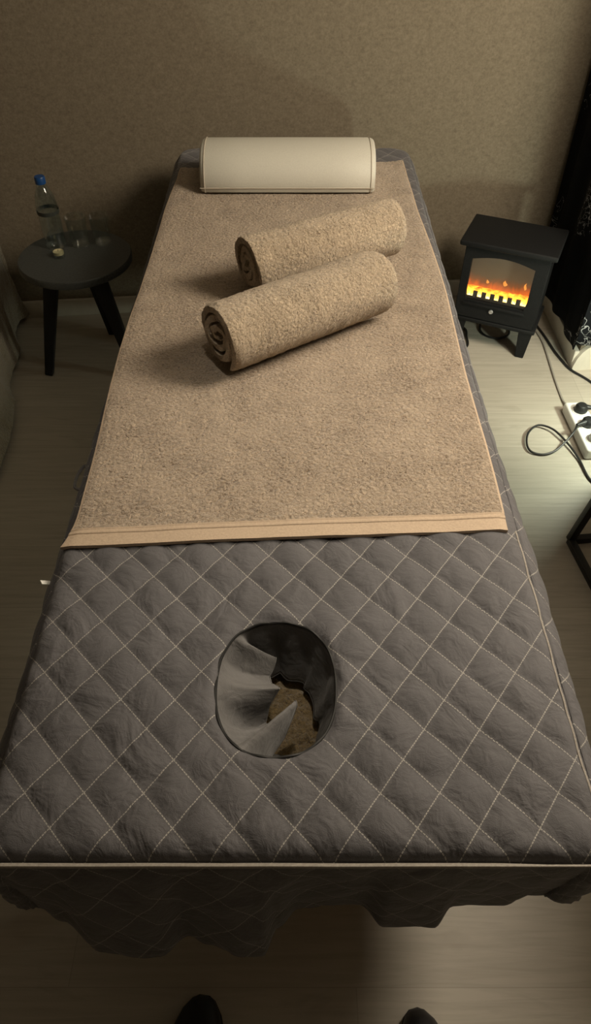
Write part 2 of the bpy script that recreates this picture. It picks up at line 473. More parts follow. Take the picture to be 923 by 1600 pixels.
for i, (x, y) in enumerate(PR):
    a, b = PR[i-1], PR[(i+1) % n]
    t = Vector((b[0]-a[0], b[1]-a[1])).normalized(); nx, ny = t.y, -t.x
    if i: L += math.hypot(x-PR[i-1][0], y-PR[i-1][1])
    front = max(0, -ny); side = abs(nx)
    ring = []
    for j in range(rows+1):
        s = j/rows
        length = lerp(.33, .21, max(front**2, min(1, max(0, (.75-y)/.35))))+.012*math.sin(L*9)-.045*side*min(1, max(0, (.40-y)/.15))
        z = ZB-.012-length*s
        bulge = .013*math.sin(min(1, s/.10)*PI/2)*side
        wave = side*(.008*math.sin(L*17+1)+.007*math.sin(L*31))*s
        off = bulge+wave+front*interp(HEM, x)*s**1.1+.0035*math.sin(L*85)*front*(1-s)*min(1, s*6)
        off += .0018*fbm(L*14, s*5, 3)*min(1, s*5)
        # the cloth swells out over the right edge half way along
        if nx > .5: off += .010*math.exp(-((y-.60)/.26)**2)*math.sin(min(1, s/.10)*PI/2)
        qa, qb = (x+nx*(s*length), y+ny*(s*length))
        A, B = dia(qa, qb)
        off += puff(A, B, x, y)*.8*(side*.9+front*.35)*min(1, s*8)
        ring.append((bm.verts.new((x+nx*off, y+ny*off, z)), (A, B)))
    rings.append(ring)
for i in range(n):
    for j in range(rows):
        q = [rings[i][j], rings[(i+1) % n][j], rings[(i+1) % n][j+1], rings[i][j+1]]
        f = bm.faces.new([v[0] for v in q])
        for l, v in zip(f.loops, q): l[uvl].uv = v[1]
o = obj('skirt', bm, QUILT, cov)
sm = o.modifiers.new('thick', 'SOLIDIFY'); sm.thickness = .003; sm.offset = -1
bm = bmesh.new()
tube(bm, [(x-(.009*min(1, max(0, (y-.235)/.06)) if x > .3 else 0), y-.003*max(0, 1-(y-.235)/.03), (lerp(ZB-.008+.0022*nz(x*9, y*9, 4), top_z(x-.0088, y)+.0004, min(1, max(0, (y-.235)/.06))) if x > .3 else ZB-.008+.0022*nz(x*9, y*9, 4))) for k, (x, y) in enumerate(PR) if k < len(PR)//2 and y < .70], lambda u: lerp(.0026, .0015, min(1, max(0, u-.58)/.06)), 6)
o = obj('piping', bm, PIPE, cov); o['label'] = 'pale taupe piping along the edge'
# fabric sleeve gathered into the face hole
LOW = [(0, .030, .445, .492), (45, .014, .500, .486), (90, -.022, .520, .486), (108, -.036, .514, .488), (120, -.042, .506, .505), (133, -.027, .503, .552), (150, -.034, .484, .546), (165, -.031, .468, .545),
       (178, -.021, .455, .557), (190, -.035, .444, .534), (203, -.040, .430, .520), (215, -.037, .421, .523), (227, -.024, .417, .542), (236, -.001, .432, .563), (243, .001, .427, .563), (250, -.014, .405, .532), (258, -.030, .392, .508), (275, -.010, .382, .500),
       (300, .014, .388, .500), (330, .030, .408, .492), (360, .030, .445, .492)]
FOLD = [(100, 0), (118, -.004), (133, .012), (151, -.010), (171, .010), (184, .003), (199, -.018), (213, -.005), (226, -.002), (239, .013), (250, -.013), (262, -.004), (276, .005), (290, 0)]
def low(deg):
    for a, b in zip(LOW, LOW[1:]):
        if a[0] <= deg <= b[0]:
            t = (deg-a[0])/(b[0]-a[0]); t = t*t*(3-2*t)
            return Vector([lerp(a[k], b[k], t) for k in (1, 2, 3)])
bm = bmesh.new(); NA, NR = 200, 26; rings = []
for k in range(NA):
    deg = 360*k/NA; x, y = supe(math.radians(deg))
    top = Vector((x, y, ZB-.004)); bot = low(deg); ring = []
    flap = max(0, 1-abs(deg-190)/75)
    for j in range(NR+1):
        s = j/NR
        p = top.lerp(bot, s)
        steep = 1-flap
        # steep parts drop first, the loose left part sags and folds
        p.x = lerp(top.x, bot.x, s**(1+.8*steep)); p.y = lerp(top.y, bot.y, s**(1+.8*steep))
        p.z -= flap*.020*math.sin(PI*s)*(1+.3*math.sin(deg*.2))
        p.z += interp(FOLD, deg)*math.sin(PI*min(1, .12+s*.75))+.002*math.sin(math.radians(deg)*29+2)*math.sin(PI*s)*flap
        q = (.003*math.sin(math.radians(deg)*11)+.002*fbm(deg*.05, s*3))*math.sin(PI*min(s, .5))*steep
        p.x -= q*math.cos(math.radians(deg)); p.y -= q*math.sin(math.radians(deg))
        ring.append(bm.verts.new(p))
    rings.append(ring)
for k in range(NA):
    for j in range(NR):
        bm.faces.new((rings[k][j], rings[(k+1) % NA][j], rings[(k+1) % NA][j+1], rings[k][j+1]))
hem = [r[-1].co.copy() for r in rings]
o = obj('face_hole_sleeve', bm, QPLAIN, cov)
sm = o.modifiers.new('thick', 'SOLIDIFY'); sm.thickness = .0015; sm.offset = 0
bm = bmesh.new(); tube(bm, hem, .0012, 6, closed=True); obj('sleeve_hem', bm, QPLAIN, cov)
bm = bmesh.new(); tube(bm, [(*supe(2*PI*k/90), ZB-.001+.001*math.sin(k)) for k in range(90)], .0018, 6, closed=True)
o = obj('hole_seam', bm, RUBBER, cov); o['label'] = 'dark seam round the face hole'
# care tag on the left edge
bm = bmesh.new(); box(bm, -.357, .615, .575, .016, .008, .0012, .0003, 1, rz=.6, ry=.7)
o = obj('care_tag', bm, WHITEP, cov); o['label'] = 'small white care tag'
bm = bmesh.new(); tube(bm, catmull([(-.346, .80, .575), (-.360, .815, .570), (-.362, .845, .567), (-.353, .862, .572), (-.345, .85, .575)], 6), .0028, 6)
o = obj('tie_loop', bm, QPLAIN, cov)

# ------------------------------------------------------------------ towel lying on the bed
tw = thing('bath_towel', 'large beige terry towel spread flat over the quilted bed', 'towel', (0, 0, 0))
C00, C10, C11, C01 = Vector((-.327, .655)), Vector((.311, .688)), Vector((.301, 2.087)), Vector((-.318, 2.032))   # near left, near right, far right, far left
def tw_xy(s, t):
    p = C00.lerp(C10, s).lerp(C01.lerp(C11, s), t)
    x = p.x+.012*math.sin(PI*t)*(2*s-1)+.0025*math.sin(t*13+s)*(abs(s-.5)*2)**3
    y = p.y
    if s < .10 and t < .05: x -= .012*(1-s/.10)*(1-t/.05)**2
    return x, y
def tw_z(x, y, s, t):
    base = ZB+.0128
    z = base+.0030*fbm(x*5, y*5, 7)
    # soft wrinkles near the far corners
    far = max(0, (t-.80)/.2)
    z += far*.004*math.sin(x*46+y*24+2*nz(x*8, y*8))*min(1, abs(s-.5)*2.2)**1.5
    z += .0016*math.sin((x*1.1+y)*34+3*nz(x*5, y*4, 3))*max(0, nz(x*4+9, y*3))
    e = min(s, 1-s)*.62
    if e < .012: z -= .003*(1-e/.012)
    return z
def tw_patch(s0, s1, t0, t1, n, m_, lift=0., fuzz=0.0, th=.006, extra=None):
    bm = bmesh.new(); g = []
    for i in range(n+1):
        row = []
        for j in range(m_+1):
            s = lerp(s0, s1, i/n); t = lerp(t0, t1, j/m_); x, y = tw_xy(s, t)
            z = tw_z(x, y, s, t)+lift
            if fuzz: z += fuzz*(nz(x*260, y*260, 5)+.7*nz(x*120, y*120, 2))
            if extra: z += extra(i/n, j/m_)
            row.append(bm.verts.new((x, y, z)))
        g.append(row)
    for i in range(n):
        for j in range(m_): bm.faces.new((g[i][j], g[i+1][j], g[i+1][j+1], g[i][j+1]))
    # thickness: drop a border wall
    bd = [g[i][0] for i in range(n+1)]+[g[n][j] for j in range(1, m_+1)]+[g[i][m_] for i in range(n-1, -1, -1)]+[g[0][j] for j in range(m_-1, 0, -1)]
    lo = [bm.verts.new((v.co.x, v.co.y, v.co.z-th)) for v in bd]
    for k in range(len(bd)):
        k2 = (k+1) % len(bd); bm.faces.new((bd[k], lo[k], lo[k2], bd[k2]))
    return bm
obj('terry_field', tw_patch(.005, .995, .0235, .996, 170, 400, 0, .0011), TOWEL, tw)
rib = lambda u, v: .0016*(abs((v-.80)/.10) < 1)+.0016*(abs((v-.97)/.06) < 1)-.0012*(abs((v-.89)/.05) < 1)
o = obj('woven_border', tw_patch(.001, .999, .0, .0237, 150, 24, -.0004, 0, .006, rib), WOVEN, tw); o['label'] = 'flat woven border band with two ribs'
for s0, s1 in ((.0, .0055), (.9945, 1.)):
    obj('side_hem', tw_patch(s0, s1, .0235, .996, 4, 260, -.0003), WOVEN, tw)

# ------------------------------------------------------------------ rolled towels
def rolled(name, pa, pb, r, label, flat=.93, start=2.1, seed=0., turns=3.1):
    pa, pb = Vector(pa), Vector(pb); ax = (pb-pa); Ln = ax.length; ang = math.atan2(ax.y, ax.x)
    root = thing(name, label, 'rolled towel', (*((pa+pb)/2).xy, pa.z), ang, 'rolled towels lying on the spread towel')
    th = .0125; pitch = (r-.010)/turns
    NS = 150
    def R(u): return r-pitch*turns*u
    def ang_(u): return start-u*turns*2*PI
    outer, inner = [], []
    for k in range(NS+1):
        u = k/NS; a = ang_(u); rr = R(u); sq = 1+.05*math.cos(2*a+.6+seed)+.03*math.cos(3*a+seed)
        tip = 1 if u > .03 else math.sqrt(max(.02, u/.03))
        t2 = th*(.45 if u < .0 else 1)*tip
        outer.append((rr*sq, a)); inner.append((max(.003, rr*sq-t2), a))
    loop = outer+inner[::-1]; NL = len(loop)
    nx = 96; bm = bmesh.new(); rings = []
    for i in range(nx+1):
        s = i/nx; x = lerp(-Ln/2, Ln/2, s); e = min(s, 1-s)*Ln
        ring = []
        for k, (rr, a) in enumerate(loop):
            isout = k <= NS
            shrink = 1-.05*max(0, 1-e/.015)**2
            x2 = x+(.0035*math.sin(a*1.3+seed)+.003*nz(a*1.5, rr*40, seed))*max(0, 1-e/.05)*(1 if s > .5 else -1)
            wob = 1+.03*nz(x*9, a*.9, seed+3)
            rad = rr*shrink*wob
            if isout and k < NS*.42:
                c, d = math.cos(a)*rr*1, math.sin(a)*rr
                rad += .0016*noise.noise(Vector((x*210, c*210, d*210)))+.0013*noise.noise(Vector((x*90, c*90, d*90)))
            ring.append(bm.verts.new((x2, math.cos(a)*rad*1.03, math.sin(a)*rad*flat)))
        rings.append(ring)
    for i in range(nx):
        for k in range(NL):
            k2 = (k+1) % NL
            bm.faces.new((rings[i][k], rings[i][k2], rings[i+1][k2], rings[i+1][k]))
    for ring in (rings[0], rings[-1]):
        for k in range(NS): bm.faces.new((ring[k], ring[k+1], ring[NL-2-k], ring[NL-1-k]))
    obj('towel_spiral', bm, ROLLT, root)
    return root
rolled('rolled_towel', (-.140, 1.086, ZB+.082), (.156, 1.290, ZB+.082), .071, 'rolled sand towel nearest the camera, open spiral end at left', .95, -2.2, 0.)
rolled('rolled_towel', (-.100, 1.352, ZB+.077), (.212, 1.532, ZB+.077), .065, 'rolled sand towel lying behind another roll, nearer the cream bolster', .95, -2.3, 2.)

# ------------------------------------------------------------------ cream half round bolster
bo = thing('bolster_pillow', 'cream vinyl half round bolster pillow at the far end of bed', 'pillow', (-.020, 1.944, ZB+.0195))
bm = bmesh.new(); W = .225; prof = []
NPF = 40
for k in range(NPF+1):
    a = PI*k/NPF; prof.append((math.cos(a)*.103, .012+math.sin(a)*.082*(1-.06*math.sin(a)**6)))
prof = [(.099, 0)]+prof+[(-.099, 0)]
rings = []
for s, sh in ((-1, .86), (-.992, .915), (-.975, .96), (-.945, 1), (-.5, 1.004), (0, 1.006), (.5, 1.004), (.945, 1), (.975, .96), (.992, .915), (1, .86)):
    rings.append([bm.verts.new((s*W, y*sh, .05+(z-.05)*sh if z > .02 else z*1)) for y, z in prof])
for A, B in zip(rings, rings[1:]):
    for k in range(len(prof)): bm.faces.new((A[k], A[(k+1) % len(prof)], B[(k+1) % len(prof)], B[k]))
bm.faces.new(rings[0]); bm.faces.new(rings[-1][::-1])
obj('bolster_body', bm, VINYL, bo)
for s in (-1, 1):
    bm = bmesh.new(); tube(bm, [(s*W*.947, y*1.004, z*1.004) for y, z in prof], .0013, 6, closed=True); obj('end_seam', bm, SEAM, bo)
bm = bmesh.new(); tube(bm, [(x*W/10, -.1035, .012) for x in range(-10, 11)], .0012, 6); obj('front_seam', bm, SEAM, bo)

# ------------------------------------------------------------------ electric stove
st = thing('electric_stove', 'small black electric stove heater with glowing flames on the floor', 'stove heater', (.686, 2.13, 0), math.radians(-23.7))
bm = bmesh.new()
# shell: back, sides, top, bottom, leaving the front open
def b2(bm, x0, x1, y0, y1, z0, z1, bev=.0015): box(bm, (x0+x1)/2, (y0+y1)/2, (z0+z1)/2, x1-x0, y1-y0, z1-z0, bev)
b2(bm, -.132, .132, .076, .084, .112, .352); b2(bm, -.132, -.122, -.078, .078, .112, .352); b2(bm, .122, .132, -.078, .078, .112, .352)
b2(bm, -.132, .132, -.078, .084, .344, .353); b2(bm, -.132, .132, -.078, .084, .108, .116)
obj('body', bm, BLACKM, st)
bm = bmesh.new(); box(bm, 0, -.002, .361, .298, .204, .017, .005, 3); obj('top_plate', bm, BLACKM, st)
bm = bmesh.new(); box(bm, 0, -.002, .101, .280, .182, .014, .004, 3); obj('base_plinth', bm, BLACKM, st)
# front door: frame with arched opening
door = None
bm = bmesh.new()
out = [(-.128, .112), (.128, .112), (.128, .350), (-.128, .350)]
inn = [(-.100, .172), (.087, .172), (.092, .20), (.092, .312)]
for k in range(1, 12): inn.append((lerp(.092, -.104, k/12), .312+.016*math.sin(PI*k/12)))
inn += [(-.104, .312), (-.104, .20)]
vo = [bm.verts.new((x, -.092, z)) for x, z in out]; vi = [bm.verts.new((x, -.092, z)) for x, z in inn]
ed = [bm.edges.new((vo[i], vo[(i+1) % 4])) for i in range(4)]+[bm.edges.new((vi[i], vi[(i+1) % len(vi)])) for i in range(len(vi))]
bmesh.ops.triangle_fill(bm, use_beauty=True, edges=ed)
r = bmesh.ops.extrude_face_region(bm, geom=bm.faces[:])
for v in r['geom']:
    if isinstance(v, bmesh.types.BMVert): v.co.y = -.078
door = obj('door', bm, BLACKM, st)
bm = bmesh.new(); box(bm, -.006, -.084, .245, .205, .003, .165); 
PANE = m_thin('stove_glass', (.97, .96, .94), .012, .02)
obj('window_pane', bm, PANE, door, smooth=False)
bm = bmesh.new(); lathe(bm, [(0, 0), (.007, 0), (.008, .002), (.006, .005), (0, .006)], 0, 0, 20)
bmesh.ops.transform(bm, matrix=Matrix.Translation((-.012, -.092, .147)) @ Matrix.Rotation(PI/2, 4, 'X'), verts=bm.verts)
o = obj('knob', bm, CHROME, door); o['label'] = 'small pale round knob'
bm = bmesh.new(); b2(bm, -.108, .092, -.099, -.091, .158, .166, .002); obj('door_ledge', bm, BLACKM, door)
# grate with teeth
bm = bmesh.new(); b2(bm, -.106, .096, -.076, -.071, .150, .178, .0005)
for k in range(6):
    x = lerp(-.076, .064, k/5); b2(bm, x-.0075, x+.0075, -.076, -.071, .17, .198, .0015)
obj('grate', bm, BLACKS, st)
# back screen with the projected fire glow (a lit screen); upper grey-brown glow is painted-in window light
m = mat('flame_screen', (.10, .085, .065), .7); t = NT(m); v = t.coord('Object')
sp = t.new('ShaderNodeSeparateXYZ'); t.link(v, sp.inputs[0])
hgt = t.math('ADD', sp.outputs[2], t.math('MULTIPLY', t.math('SUBTRACT', t.noise(t.coord('Object', (1, 1, .35)), 34, 4, .6, .8), .5), .045))
mr = t.new('ShaderNodeMapRange'); t.link(hgt, mr.inputs[0]); mr.inputs[1].default_value = .172; mr.inputs[2].default_value = .30
ec = t.ramp(mr.outputs[0], [(0, (.9, .22, .02)), (.17, (.62, .10, .010)), (.29, (.15, .040, .012)), (.45, (.060, .042, .025)), (1, (.044, .037, .026))])
t.link(ec, t.b.inputs['Emission Color']); t.b.inputs['Emission Strength'].default_value = 1.0
bm = bmesh.new(); b2(bm, -.121, .121, -.018, -.012, .116, .343, 0); obj('flame_screen', bm, m, st, smooth=False)
# ember bed
m = mat('ember_bed', (.05, .02, .01), .9); t = NT(m); v = t.coord('Object')
n1 = t.noise(v, 55, 4, .65, 1.0); sp = t.new('ShaderNodeSeparateXYZ'); t.link(v, sp.inputs[0])
mr = t.new('ShaderNodeMapRange'); t.link(sp.outputs[2], mr.inputs[0]); mr.inputs[1].default_value = .192; mr.inputs[2].default_value = .170
f = t.math('ADD', t.math('MULTIPLY', mr.outputs[0], .72), t.math('MULTIPLY', t.math('SUBTRACT', n1, .3), .75))
ec = t.ramp(f, [(.12, (.12, .01, .001)), (.34, (.75, .10, .006)), (.55, (1, .30, .02)), (.78, (1, .62, .08)), (.95, (1, .86, .38))])
t.link(ec, t.b.inputs['Emission Color']); t.b.inputs['Emission Strength'].default_value = 4.2
bm = bmesh.new(); g = []
for i in range(61):
    x = lerp(-.120, .120, i/60); row = []
    for j in range(21):
        s = j/20; y = lerp(-.069, -.018, s); z = .154+.031*math.sin(s*PI*.5)+.006*nz(x*45, s*4)+.004*nz(x*90, s*9)
        row.append(bm.verts.new((x, y, z)))
    g.append(row)
for i in range(60):
    for j in range(20): bm.faces.new((g[i][j], g[i+1][j], g[i+1][j+1], g[i][j+1]))
obj('ember_bed', bm, m, st)
# logs and flame tongues
m = m_emit('flame_tongue', (1, .36, .06), 1.1)
for x, z, h, w in ((-.052, .204, .014, .005), (.005, .206, .020, .0075), (.070, .206, .026, .0045)):
    bm = bmesh.new(); lathe(bm, [(0, 0), (w*.7, h*.15), (w, h*.4), (w*.55, h*.7), (0, h)], 0, 0, 10)
    for v in bm.verts: v.co = Vector((v.co.x+x+.002*math.sin(v.co.z*300), v.co.y*.5-.024, v.co.z+z))
    obj('flame', bm, m, st)
# legs, tapered wedges
for sx in (-1, 1):
    for sy in (-1, 1):
        bm = bmesh.new()
        x0, x1 = .089, .134
        t4 = [(sx*x0, sy*.088), (sx*x1, sy*.088), (sx*x1, sy*.050), (sx*x0, sy*.050)]
        f4 = [(sx*.097, sy*.088), (sx*.125, sy*.088), (sx*.125, sy*.064), (sx*.097, sy*.064)]
        A = [bm.verts.new((x, y, .0975)) for x, y in t4]; B = [bm.verts.new((x, y, 0)) for x, y in f4]
        for k in range(4): bm.faces.new((A[k], A[(k+1) % 4], B[(k+1) % 4], B[k]))
        bm.faces.new(A); bm.faces.new(B[::-1])
        bmesh.ops.recalc_face_normals(bm, faces=bm.faces)
        bmesh.ops.bevel(bm, geom=bm.edges[:], offset=.0018, segments=2, affect='EDGES')
        obj('leg', bm, BLACKM, st)

# ------------------------------------------------------------------ cables and power strip
def cord(name, pts, r, m, label, n=10):
    bm = bmesh.new(); tube(bm, catmull(pts, n), r, 8)
    return tag(obj(name, bm, m), label, 'cable')
def fl(pts, z=.0045): return [(x, y, z) for x, y in pts]
cord('power_cable', fl([(.815, 2.29), (.836, 2.26), (.854, 2.21), (.869, 2.13), (.876, 2.075), (.882, 2.030), (.893, 1.980), (.908, 1.930), (.950, 1.872), (1.02, 1.75), (1.10, 1.68)]), .004, RUBBER, 'thick black cable running from behind stove past the skirting end')
cord('extension_lead', fl([(.785, 2.29), (.812, 2.26), (.838, 2.205), (.850, 2.15), (.855, 2.09), (.851, 2.005), (.843, 1.879), (.840, 1.779)], .004)+[(.842, 1.74, .010), (.845, 1.712, .018)], .0035, PALECORD, 'thin grey lead from behind stove to far end of white power strip')
cord('power_cable', fl([(.580, 2.30), (.590, 2.20), (.601, 2.165), (.597, 2.13), (.590, 2.07), (.55, 2.03), (.50, 2.04)]), .004, RUBBER, 'black cable bend on floor between the bed and the stove')
cord('power_cable', fl([(.670, 2.25), (.658, 2.202), (.652, 2.161), (.668, 2.128), (.706, 2.115), (.742, 2.135), (.755, 2.17), (.775, 2.27)]), .0036, RUBBER, 'black cable loop on the floor under the stove')
ps = thing('power_strip', 'white three socket power strip on the floor at right', 'power strip', (.858, 1.608, 0), math.radians(2))
bm = bmesh.new(); box(bm, 0, 0, .019, .064, .222, .038, .008, 4); obj('strip_body', bm, WHITEP, ps)
for y in (.066, 0, -.066):
    bm = bmesh.new(); lathe(bm, [(.0225, .0375), (.0225, .0392), (.0205, .0392), (.0195, .0375), (.0, .0375)], 0, y, 32); 
    o = obj('socket', bm, SOCK, ps)
    bm = bmesh.new()
    for dx in (-.0095, .0095): lathe(bm, [(.0, .0379), (.0026, .0379), (.0026, .0374)], dx, y, 12)
    obj('contact_hole', bm, RUBBER, o)
def plug(name, x, y, rz, m, label, path=None):
    r = thing(name, label, 'plug', (x, y, .0394), rz)
    bm = bmesh.new(); lathe(bm, [(0, 0), (.0185, 0), (.019, .003), (.018, .016), (.013, .022), (0, .0235)], 0, 0, 28)
    obj('plug_head', bm, m, r)
    bm = bmesh.new(); tube(bm, [(.008, 0, .013), (.018, 0, .0135), (.028, 0, .0138), (.044, 0, .014)], lambda u: .0095-.005*u, 12); obj('strain_relief', bm, m, r)
    if path:
        bm = bmesh.new(); tube(bm, catmull(path, 8), .0035, 8); obj('plug_lead', bm, m, r)
plug('power_plug', .859, 1.674, math.radians(-8), RUBBER, 'black plug in the far socket of the power strip', [(.04, 0, .014), (.08, 0, .012), (.12, .01, -.02), (.16, .03, -.034)])
lc = thing('lamp_cable', 'thin black cable looped on floor, its plug in the middle socket of the strip', 'cable', (.861, 1.608, .0394), math.radians(205))
bm = bmesh.new(); lathe(bm, [(0, 0), (.0185, 0), (.019, .003), (.018, .016), (.013, .022), (0, .0235)], 0, 0, 28); obj('plug_head', bm, RUBBER, lc)
bm = bmesh.new(); tube(bm, [(.008, 0, .013), (.018, 0, .0135), (.028, 0, .0138), (.044, 0, .014)], lambda u: .0095-.005*u, 12); obj('strain_relief', bm, RUBBER, lc)
bm = bmesh.new(); tube(bm, catmull([(.98, 1.30, .004), (.86, 1.36, .004), (.824, 1.412, .004), (.815, 1.491, .006), (.798, 1.557, .010), (.77, 1.618, .012), (.731, 1.638, .012), (.696, 1.609, .010), (.68, 1.566, .008), (.683, 1.529, .006), (.713, 1.515, .005), (.747, 1.523, .008), (.779, 1.546, .016), (.812, 1.576, .034), (.822, 1.590, .053)], 10), .0031, 8)
bm.transform((Matrix.Translation((.861, 1.608, .0394)) @ Matrix.Rotation(math.radians(205), 4, 'Z')).inverted()); obj('cord', bm, RUBBER, lc)
plug('power_plug', .865, 1.542, math.radians(50), WHITEP, 'white plug in the near socket of the power strip', [(.04, 0, .014), (.07, 0, .012), (.10, -.01, -.02), (.14, -.02, -.034)])

# ------------------------------------------------------------------ black metal frame table at right
ft = thing('frame_table', 'black square tube metal table frame standing at the right edge', 'table', (0, 0, 0))
bm = bmesh.new(); w = .018
a, b, c, d = (.706, 1.185, .009), (1.20, 1.235, .009), (.775, .66, .009), (1.27, .71, .009)
def fbar(nm, p, q): 
    bm = bmesh.new(); bar(bm, p, q, w, bev=.0012); obj(nm, bm, BLACKS, ft)
fbar('base_bar', a, b); fbar('base_bar', a, c); fbar('base_bar', c, d); fbar('base_bar', b, d)
A2, B2, C2, D2 = (.853, 1.248, .715), (1.30, 1.285, .715), (.90, .69, .715), (1.345, .73, .715)
for p, q in ((a, A2), (b, B2), (c, C2), (d, D2)): fbar('leg', p, q)
bm = bmesh.new(); box(bm, 1.00, .90, .734, .66, .86, .022, .002, 2, rz=math.radians(-3)); obj('tabletop', bm, BLACKS, ft)  # unseen top, sized and placed to shade the floor at right

# ------------------------------------------------------------------ round side table at left with bottle and glasses
TX, TY, TZ, TR = -.655, 1.985, .375, .166
sd = thing('side_table', 'round dark side table on splayed legs beside the left bed edge', 'side table', (TX, TY, 0))
bm = bmesh.new(); lathe(bm, [(0, TZ-.024), (TR-.006, TZ-.024), (TR, TZ-.020), (TR, TZ-.004), (TR-.003, TZ), (0, TZ)], 0, 0, 72); obj('tabletop', bm, TABLEM, sd)
for dg in (86, -34, 206):
    a = math.radians(dg); c, s = math.cos(a), math.sin(a)
    bm = bmesh.new(); bar(bm, (.075*c, .075*s, TZ-.02), (.170*c, .170*s, 0), .046, .026, .03, .022, .004); obj('leg', bm, TABLEL, sd)
bm = bmesh.new(); lathe(bm, [(0, TZ-.048), (.10, TZ-.048), (.10, TZ-.022), (0, TZ-.022)], 0, 0, 40); obj('under_frame', bm, TABLEL, sd)

bt = thing('water_bottle', 'clear plastic water bottle with blue cap on the round side table', 'bottle', (-.722, 2.045, TZ+.0005))
bm = bmesh.new()
op = [(0, 0), (.024, 0), (.030, .004), (.031, .012), (.0295, .03), (.031, .05), (.0305, .085), (.0285, .095), (.0305, .105), (.031, .125), (.027, .150), (.017, .172), (.0125, .180), (.0125, .196)]
ip = [(r-.0011 if r > .002 else 0, z if z > .001 else .0012) for r, z in op]
lathe(bm, op+[(ip[-1][0], ip[-1][1])]+ip[-2::-1], 0, 0, 32); obj('bottle_body', bm, PET, bt)
bm = bmesh.new(); lathe(bm, [(0, .203), (.0135, .203), (.0150, .200), (.0150, .184), (.0132, .184), (.0132, .1985), (0, .1985)], 0, 0, 28); obj('cap', bm, CAPB, bt)
bm = bmesh.new(); lathe(bm, [(.0318, .100), (.0320, .101), (.0320, .110), (.0318, .111)], 0, 0, 32); 
o = obj('label', bm, LABELM, bt); o['label'] = 'dark narrow paper band'
def tumbler(x, y, r, h, label, nm='drinking_glass', seg=32):
    g = thing(nm, label, 'glass', (x, y, TZ+.0005), 0, 'glasses on the round side table')
    bm = bmesh.new(); lathe(bm, [(0, 0), (r*.78, 0), (r*.82, .002), (r, h-.001), (r-.001, h), (r-.002, h-.001), (r*.82-.002, .008), (0, .007)], 0, 0, seg)
    obj('glass_body', bm, GLASS, g); return g
tumbler(-.650, 2.050, .032, .088, 'clear drinking glass in the middle, right of the water bottle')
tumbler(-.585, 2.065, .030, .084, 'clear drinking glass furthest right on the side table')
g = tumbler(-.698, 1.975, .021, .028, 'small glass candle holder in front of the water bottle', 'candle_holder'); g['category'] = 'candle holder'; del g['group']
bm = bmesh.new(); lathe(bm, [(0, .0085), (.0150, .0085), (.0152, .017), (0, .0165)], 0, 0, 24); o = obj('wax', bm, WAX, g); o['label'] = 'pale yellow wax'
bm = bmesh.new(); tube(bm, [(0, 0, .016), (.0005, 0, .022)], .0007, 6); obj('wick', bm, RUBBER, g)

# ------------------------------------------------------------------ armchair with fleece throw at left edge
ac = thing('armchair', 'upholstered armchair hidden under the taupe fleece throw at left', 'armchair', (-1.345, 1.59, 0))
bm = bmesh.new(); box(bm, 0, 0, .30, .56, .80, .22, .03, 4); obj('seat', bm, CHAIRM, ac)
bm = bmesh.new(); box(bm, -.30, 0, .50, .12, .92, .62, .04, 4); obj('backrest', bm, CHAIRM, ac)
for y in (-.43, .43):
    bm = bmesh.new(); box(bm, .02, y, .37, .60, .10, .34, .03, 4); obj('armrest', bm, CHAIRM, ac)
for sx in (-1, 1):
    for sy in (-1, 1):
        bm = bmesh.new(); bar(bm, (sx*.26, sy*.42, .20), (sx*.27, sy*.43, 0), .045, .03); obj('leg', bm, WOOD, ac)
# throw: a sheet over seat front and far arm; plan path from far side round the corner to the near end
hemP = catmull([(-1.62, 2.13, 0), (-1.30, 2.17, 0), (-1.05, 2.215, 0), (-.956, 2.245, 0), (-.978, 2.185, 0), (-.962, 2.10, 0), (-.925, 2.01, 0), (-.918, 1.90, 0), (-.905, 1.815, 0), (-.868, 1.735, 0), (-.842, 1.618, 0), (-.832, 1.52, 0), (-.83, 1.42, 0), (-.86, 1.30, 0), (-.85, 1.16, 0), (-.90, 1.06, 0), (-1.2, 1.08, 0), (-1.62, 1.07, 0)], 10)
topP = catmull([(-1.60, 2.10, 0), (-1.32, 2.12, 0), (-1.10, 2.165, 0), (-1.00, 2.195, 0), (-.955, 2.19, 0), (-.962, 2.12, 0), (-.98, 2.03, 0), (-.995, 1.90, 0), (-.995, 1.80, 0), (-.995, 1.72, 0), (-.995, 1.62, 0), (-.995, 1.52, 0), (-.995, 1.42, 0), (-.995, 1.30, 0), (-.995, 1.18, 0), (-1.03, 1.11, 0), (-1.2, 1.115, 0), (-1.60, 1.12, 0)], 10)
bm = bmesh.new(); NRW = 40; rings = []
ctr = Vector((-1.42, 1.66, 0))
for k, (h, t) in enumerate(zip(hemP, topP)):
    ring = []
    for j in range(NRW+1):
        s = j/NRW
        if s < .62:
            u = s/.62; p = h.lerp(t, 1-(1-u)**1.5); z = lerp(.012, .545, u)
        else:
            u = (s-.62)/.38; p = t.lerp(t.lerp(ctr, .55), u); z = .545+.035*math.sin(min(1, u*3)*PI/2)
        amp = 1-abs(s-.3)/.5 if s < .7 else 0
        d = Vector((p.x-ctr.x, p.y-ctr.y, 0)).normalized()
        p = p+d*(.016*fbm(k*.11, s*2.2, 5)*max(0, amp)+.004*fbm(k*.5, s*12, 6))
        ring.append(bm.verts.new((p.x, p.y, z+.004*nz(k*.3, s*9, 2)+(.01 if j == 0 else 0))))
    rings.append(ring)
for k in range(len(rings)-1):
    for j in range(NRW): bm.faces.new((rings[k][j], rings[k+1][j], rings[k+1][j+1], rings[k][j+1]))
bm.faces.new([r[-1] for r in rings])
th = obj('fleece_throw', bm, FLEECE); tag(th, 'taupe fleece throw draped to the floor at the left edge', 'throw blanket')

